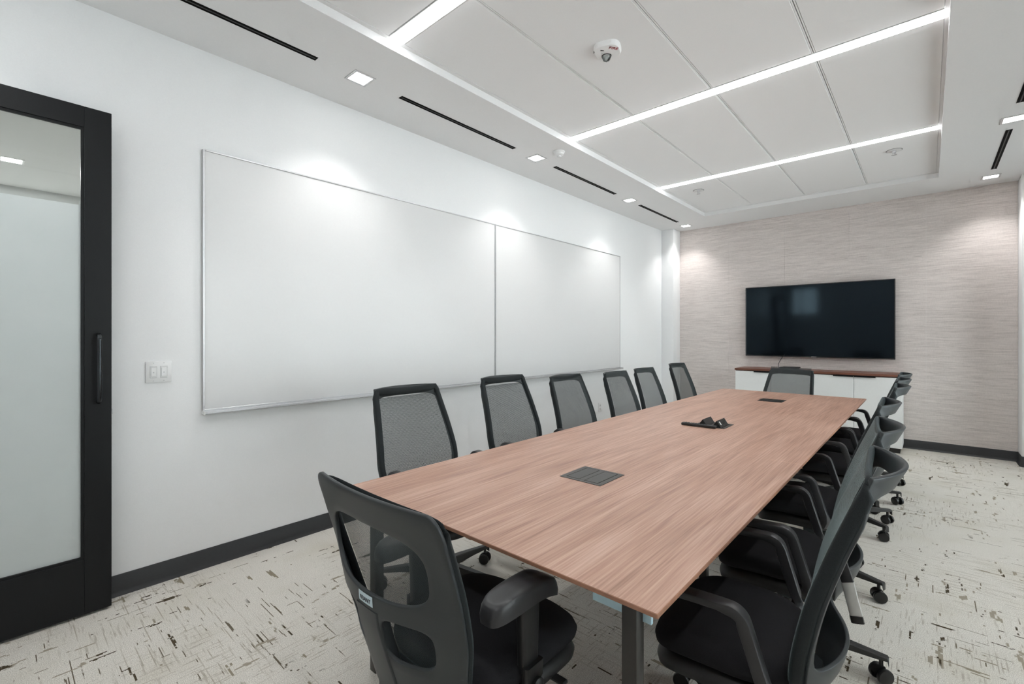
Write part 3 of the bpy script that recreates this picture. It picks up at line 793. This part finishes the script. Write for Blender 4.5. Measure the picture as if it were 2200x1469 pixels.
def make_back(t, ztop, hwf, yf, zb, zl, win_top, lum_top, lum_bot, low_bot, bowf, wu=.87, bw=.038, bd=.036, drop=0.0, wex=5.0, tsk=1.5):
    """mesh-wrapped front frame, mesh panel and bowed plastic shell behind it"""
    # perimeter of the front frame, inset by half the bar
    zshell = ztop; ztop = ztop-drop
    pts = []
    zs = np.linspace(zb+.06, ztop-.03, 22)
    ins = bw/2
    R = [(hwf(z)-ins, z) for z in zs]
    cr_t = .012
    top = []
    xt = hwf(ztop)-ins
    for i in range(5):
        a = PI/2*i/4
        top.append((xt-cr_t+cr_t*math.cos(a), ztop-ins*1.05-cr_t+cr_t*math.sin(a)))
    topmid = [(x_, ztop-ins*1.05-.009*(1-(x_/xt)**2)) for x_ in np.linspace(xt-cr_t-.02, 0, 7)]
    xb = hwf(zb+.06)-ins; rb = .06
    bot = []
    for i in range(6):
        a = -PI/2+PI/2*i/5
        bot.append((xb-rb+rb*math.cos(a), zb+ins+rb+rb*math.sin(a)-.0))
    botmid = [(x_, zb+ins) for x_ in np.linspace(0, xb-rb-.02, 5)]
    half = botmid+bot[:-1]+[q for q in R if q[1] > zb+ins+rb]+top+topmid
    full = half+[(-x_, z_) for x_, z_ in half[::-1][1:-1]]
    tb = lambda z_: min(1, max(0, (z_-(ztop-.05))/.02))
    path = [(x_, yf(z_)+bd*.28*tb(z_), z_) for x_, z_ in full]
    scs = [(1+.38*tb(z_)*min(1, max(0, (xt-.012-abs(x_))/.03)), 1-.56*tb(z_)) for x_, z_ in full]
    sec = rrect(bw, bd, .012, 3)
    fr = MB().sweep(path, sec, Vector((0, 1, 0)), True, scs).build('back_frame', 'wrap', t)
    # mesh panel
    rows = []
    for z in np.linspace(zb+.012, ztop-.006, 30):
        k_ = 1.0 if z > zb+.07 else math.sqrt(max(0, 1-((zb+.07-z)/.075)**2))*.25+.75
        row = []
        for u in np.linspace(-1, 1, 21):
            row.append((u*(hwf(z)-bw*.55)*k_, yf(z)+bd/2+.0025-.012*(1-u*u)*min(1, (ztop-z)/.1)*min(1, (z-zb)/.1), z))
        rows.append(row)
    MB().grid(rows).build('mesh_panel', 'mesh', t, normals=False)['label'] = 'see-through grey mesh'
    # plastic shell behind
    xf = .995 if low_bot else .975
    def ts(z):
        q = min(1, max(0, (z-(ztop-.13))/.12)); return q*q*(3-2*q)
    def S(u, z):
        return (u*hwf(z)*xf, yf(z)-(bd/2+.001)*(1-tsk*ts(z)*u*u)-bowf(z)*(1-u*u), z)
    mb = MB()
    def annulus(u0, u1, z0, z1, wu0, wu1, wz0, wz1, n=64, m=5, ex=4.0, shared=()):
        cu, cz_ = (wu0+wu1)/2, (wz0+wz1)/2; au, az = (wu1-wu0)/2, (wz1-wz0)/2
        ang = lambda uu, zz: math.atan2((zz-cz_)/az, (uu-cu)/au) % (2*PI)
        def hit(a):
            ca, sa = math.cos(a), math.sin(a)
            k1 = ((u1-cu) if ca > 0 else (u0-cu))/(au*ca) if abs(ca) > 1e-9 else 1e9
            k2 = ((z1-cz_) if sa > 0 else (z0-cz_))/(az*sa) if abs(sa) > 1e-9 else 1e9
            kk = min(k1, k2); return cu+au*kk*ca, cz_+az*kk*sa
        def on_shared(a):
            ou, oz = hit(a)
            return any((k_ == 'z' and abs(oz-v) < 1e-6) or (k_ == 'u' and abs(ou-v) < 1e-6) for k_, v, _ in shared)
        pts_ = {round(ang(uu, zz), 9): (uu, zz) for uu in (u0, u1) for zz in (z0, z1)}
        for i in range(n):
            a = 2*PI*i/n
            if not on_shared(a): pts_[round(a, 9)] = hit(a)
        for k_, v, lst in shared:
            for q in lst:
                uz = (q, v) if k_ == 'z' else (v, q)
                if u0-1e-9 <= uz[0] <= u1+1e-9 and z0-1e-9 <= uz[1] <= z1+1e-9: pts_[round(ang(*uz), 9)] = uz
        th = sorted(pts_)
        rows = []
        for a in th+[th[0]]:
            ca, sa = math.cos(a), math.sin(a)
            r = 1/((abs(ca)**ex+abs(sa)**ex)**(1/ex))
            iu, iz = cu+au*r*ca, cz_+az*r*sa
            ou, oz = pts_[a]
            rows.append([S(iu+(ou-iu)*j/m, iz+(oz-iz)*j/m) for j in range(m+1)])
        mb.grid(rows)
    edge_l = [('u', q, sorted(set(list(np.linspace(zl, zshell-.06, 22))+list(np.linspace(zshell-.06, zshell-.002, 16))))) for q in (-1.0, 1.0)]
    ush = ('z', zl, list(np.linspace(-1, 1, 41))); zsh = ('u', 0.0, list(np.linspace(zb, zl, 17)))
    annulus(-1, 1, zl, zshell-.002, -wu, wu, lum_top, win_top, ex=wex, n=96, shared=tuple(edge_l)+((ush,) if low_bot else ()))
    if low_bot:
        annulus(0, 1, zb, zl, .19, wu, low_bot, lum_bot, n=48, shared=(ush, zsh))
        annulus(-1, 0, zb, zl, -wu, -.19, low_bot, lum_bot, n=48, shared=(ush, zsh))
    bmesh.ops.remove_doubles(mb.bm, verts=mb.bm.verts, dist=2e-4)
    sh = mb.build('back_shell', 'shell', t)
    so = sh.modifiers.new('thickness', 'SOLIDIFY'); so.thickness = .011; so.offset = 0.0
    bv = sh.modifiers.new('soft_edge', 'BEVEL'); bv.width = .0032; bv.segments = 2; bv.limit_method = 'ANGLE'; bv.angle_limit = math.radians(50)
    # spine from the lumbar band down under the seat
    pth = []
    for z in np.linspace(lum_bot+.008 if low_bot else .372, zb+.02 if low_bot else .352, 8):
        pth.append((0, yf(z)-bd/2-bowf(z)+.0105+(0 if low_bot else .028), z))
    y_, z_ = pth[-1][1], pth[-1][2]
    for i in range(1, 9):
        a = PI/2*i/8
        pth.append((0, y_+.075*(1-math.cos(a)), z_-.10*math.sin(a)))
    pth.append((0, y_+.20, z_-.102))
    sp = MB().sweep(pth, rrect(.098, .036, .007, 3), Vector((1, 0, 0)) if False else [Vector((0, -1, 0))]*8+[Vector((0, -math.cos(PI/2*i/8), -math.sin(PI/2*i/8)-1e-3)) for i in range(1, 9)]+[Vector((0, 0, -1))]).build('spine', 'shell', t)
    g = MB()
    for i in range(4):
        z = zb+.095-.016*i
        yy = yf(max(z, zb))-bd/2-bowf(z)-.0077
        g.box(-.044, .044, yy-.0004, yy+.003, z, z+.0022)
    if low_bot: g.build('groove_lines', 'slot', sp)
    else: g.bm.free()
    for q in (fr, sh, sp): q['_lift'] = 1
    return sh

def common(t, seat_z, hw=.247, y0=-.235, y1=.262):
    s_ = seat_mesh(hw, y0, y1, seat_z, .072).build('seat_cushion', 'fabric', t, angle=60)
    pan = seat_mesh(hw*.97, y0+.006, y1-.006, seat_z-.066, .022).build('seat_pan', 'black', t, angle=50)
    mech = MB().box(-.085, .085, -.20, .08, seat_z-.135, seat_z-.088, .012, 2)
    mech.box(-.05, .05, -.29, -.19, seat_z-.128, seat_z-.098, .006, 1)
    me_ = mech.build('tilt_mechanism', 'black', t)
    lv = MB().tube([(.08, .04, seat_z-.115), (.16, .05, seat_z-.118), (.235, .055, seat_z-.122)], .006, 8)
    lv.box(.225, .285, .042, .068, seat_z-.128, seat_z-.117, .003, 1)
    lv.build('height_lever', 'black', me_)
    col = MB().lathe([(.026, .10), (.026, .20), (.0165, .20), (.0165, seat_z-.12)], 20, (0, -.075, 0)).build('gas_column', 'legblk', t)
    for q in (s_, pan, me_): q['_lift'] = 1
    b = make_base(); b.parent = t; b.location = (0, -.075, 0)
    return b

def make_loop_chair():
    t = empty('mesh_task_chair')
    ztop = 1.005
    yf = smooth_fn([.32, .476, .628, .78, .895, 1.005], [-.225, -.238, -.266, -.313, -.357, -.402])
    hwf = smooth_fn([.32, .36, .42, .50, .60, .72, .85, 1.005], [.150, .185, .225, .254, .270, .259, .243, .2235])
    bowf = smooth_fn([.32, .36, .41, .445, .48, .54, .62, .76, .84, .92, 1.005], [.006, .040, .066, .074, .077, .070, .05, .03, .03, .036, .043])
    make_back(t, ztop, hwf, yf, .395, .325, .951, .470, .34, 0, bowf, .955, .031, .036, 0, 9.0, 1.5)
    common(t, .452, .247, -.235, .185)
    for s_ in (-1, 1):
        P = [(s_*.17, -.155, .366), (s_*.225, -.165, .366), (s_*.262, -.172, .378), (s_*.277, -.176, .405)]
        P += [(s_*(.278+.006*k_/6), -.176+.052*(k_/6), .405+.170*k_/6) for k_ in range(1, 7)]
        y_, z_ = -.124, .575
        for i in range(1, 9):
            a = math.radians(15)+ (math.radians(88)-math.radians(15))*i/8
            P.append((s_*.284, y_+.052*(1-math.cos(a)) if False else y_+.006*i/8+.032*(1-math.cos(a)), z_+.032*math.sin(a)))
        y_, z_ = P[-1][1], P[-1][2]
        for k_ in range(1, 9): P.append((s_*(.284-.004*k_/8), y_+.225*k_/8, z_+.003-.012*(k_/8)**2))
        n_ = len(P)
        nr = []
        for i, p in enumerate(P):
            a = P[max(i-1, 0)]; b = P[min(i+1, n_-1)]
            d = Vector(b)-Vector(a)
            nr.append(Vector((0, -d.z, d.y)) if (abs(d.y)+abs(d.z)) > abs(d.x) else Vector((0, 0, 1)))
        nr[0] = nr[1] = Vector((0, -.2, -1)); nr[2] = Vector((s_*.5, -.75, -.6)); nr[3] = Vector((s_*.3, -1, -.1))
        sc = []
        for i in range(n_):
            f_ = i/(n_-1)
            if i < 4: sc.append((1.0, .9))
            elif i < 10: sc.append((.86, 1.0))
            elif i < 18: sc.append((.95, .88))
            else: sc.append((1.06, .62 if i < n_-1 else .4))
        A = MB().sweep(P, rrect(.044, .034, .006, 2), nr, False, sc).build('armrest', 'armpad', t, angle=40)
        A['_lift'] = 1
    return t

def make_tarm_chair():
    t = empty('mesh_task_chair')
    ztop = .958
    yf = smooth_fn([.40, .47, .60, .74, .86, .958], [-.255, -.262, -.290, -.330, -.368, -.402])
    hwf = smooth_fn([.40, .45, .527, .64, .78, .900, .926, .942, .952, .958], [.19, .215, .240, .270, .284, .2835, .279, .270, .257, .238])
    bowf = smooth_fn([.40, .46, .54, .62, .69, .75, .82, .90, .958], [.070, .080, .090, .094, .083, .060, .036, .024, .022])
    sh = make_back(t, ztop, hwf, yf, .40, .678, .872, .702, .655, .535, bowf, .74, .026, .022, .018, 3.6, .2)
    common(t, .470, .255, -.24, .265)
    for s_ in (-1, 1):
        br = MB().sweep([(s_*.12, -.065, .372), (s_*.20, -.065, .372), (s_*.246, -.065, .385), (s_*.262, -.065, .42), (s_*.262, -.065, .46)], rrect(.07, .020, .006, 2),
                        [Vector((0, 0, 1)), Vector((0, 0, 1)), Vector((-s_*.5, 0, 1)), Vector((-s_*1, 0, .3)), Vector((-s_*1, 0, 0))])
        br.build('arm_bracket', 'black', t)
        cl = MB()
        rows = []
        for z, w_, d_ in ((.405, .030, .050), (.43, .034, .062), (.52, .034, .068), (.60, .033, .076), (.655, .030, .082)):
            rows.append([(s_*.243+a*.9, -.065+b, z) for a, b in rrect(w_, d_, .010, 3)]+[(s_*.243+rrect(w_, d_, .010, 3)[0][0]*.9, -.065+rrect(w_, d_, .010, 3)[0][1], z)])
        cl.grid(rows); bmesh.ops.remove_doubles(cl.bm, verts=cl.bm.verts, dist=1e-6); bmesh.ops.holes_fill(cl.bm, edges=cl.bm.edges)
        post = cl.build('arm_post', 'black', t)
        MB().box(s_*.243-.012, s_*.243+.012, -.112, -.100, .612, .638, .003, 1).build('height_button', 'shell', post)
        MB().lathe([(.020, -.010), (.022, -.004), (.022, .006), (.016, .010)], 16, (s_*.276, -.065, .405), 'X').build('adjust_knob', 'black', t)
        pad = seat_mesh(.045, -.232, .045, .690, .036)
        po = pad.build('arm_pad', 'armpad', t, angle=60)
        po.location.x = s_*.243
    # sticker with the maker's name on the lumbar band
    zc = .684
    yb_ = yf(zc)-.02-.001-bowf(zc)-.0062
    zt_ = .700; zb_ = .672
    mb = MB(); rows = []
    for z in np.linspace(.671, .6975, 4):
        rows.append([(x_, yf(z)-.012-bowf(z)*(1-(x_/(hwf(z)*.995))**2)-.0068, z) for x_ in np.linspace(-.032, .032, 9)])
    mb.grid(rows, True)
    st = mb.build('maker_label', 'sticker', sh, normals=False); st['label'] = 'pale blue maker label with dark lettering'
    me = text_mesh('FRIANT', .0145, .0003)
    slope = math.atan2((yf(.6975)-bowf(.6975))-(yf(.671)-bowf(.671)), .0265)
    l_ = link('lettering', me, 'ink', sh, (0, yf(zc)-.012-bowf(zc)-.0075, zc-.002), (PI/2+slope, 0, 0))
    return t

loop = make_loop_chair()
GRP = 'mesh task chairs around the table'
def place(src, x, y, rz, label, dz=0.0, base_world=0.0, first=False):
    c = src if first else copy_tree(src, None, dz)
    c.location = (x, y, 0); c.rotation_euler = (0, 0, rz)
    tag(c, label, 'chair', GRP)
    for ch in c.children:
        if ch.name.split('.')[0] == 'base': ch.rotation_euler = (0, 0, base_world-rz)
    return c
OFF = .40
Rc = [(-.105, 1.64, 0, 'nearest the camera', 151), (-.130, 2.33, 0, 'second from the camera', 2), (-.165, 3.10, .004, 'third from the camera', -17), (-.148, 4.10, .008, 'fourth from the camera', -36),
      (-.158, 4.715, .010, 'fifth from the camera', -54), (-.165, 5.33, .012, 'farthest from the camera', -54)]
Lc = [(-2.30, 1.63, .047, 'nearest the camera', 15), (-2.30, 2.46, .052, 'second from the camera', -110), (-2.30, 3.24, .010, 'third from the camera', 40), (-2.30, 4.08, -.014, 'fourth from the camera', 54),
      (-2.30, 4.70, -.010, 'fifth from the camera', 18), (-2.30, 5.59, .002, 'farthest from the camera', 30)]
right = []
for i, (xt, y, dz, nm, bw_) in enumerate(Rc):
    th = math.radians((3.1, 4.8, .8, 1.3, 0, -.6)[i])
    c = place(loop, xt-OFF*math.cos(th), y-OFF*math.sin(th), PI/2+th, 'black mesh chair on the right side of the table, '+nm, dz, math.radians(bw_), first=(i == 0))
    right.append(c)
for xt, y, dz, nm, bw_ in Lc:
    place(loop, xt+OFF, y, -PI/2, 'black mesh chair on the whiteboard side of the table, '+nm, dz, math.radians(bw_))
place(loop, -1.21, 5.46, PI-math.radians(14), 'black mesh chair at the far head of the table before the credenza', -.028, .3)
tarm = make_tarm_chair()
place(tarm, -1.062, 1.045, 0, 'black mesh chair with padded adjustable arms at the near head of the table', 0, .5, first=True)

hd = right[1]
hb = MB().sweep([(-.292, -.292, .475), (-.296, -.304, .42), (-.300, -.318, .362)], rrect(.038, .014, .004, 2), Vector((1, 0, 0))).build('recline_handle', 'paleplate', hd)  # unidentified pale bar behind the second right-hand chair
hb['label'] = 'shiny pale metal handle with black tip'
MB().sweep([(-.300, -.317, .365), (-.301, -.322, .342)], rrect(.040, .020, .008, 2), Vector((1, 0, 0))).build('handle_tip', 'rubber', hb)
MB().sweep([(-.262, -.245, .60), (-.280, -.270, .54), (-.292, -.293, .472)], rrect(.038, .016, .004, 2), Vector((1, 0, 0))).build('handle_mount', 'black', hb)

# strip the helper marks
for o in bpy.data.objects:
    if '_lift' in o: del o['_lift']
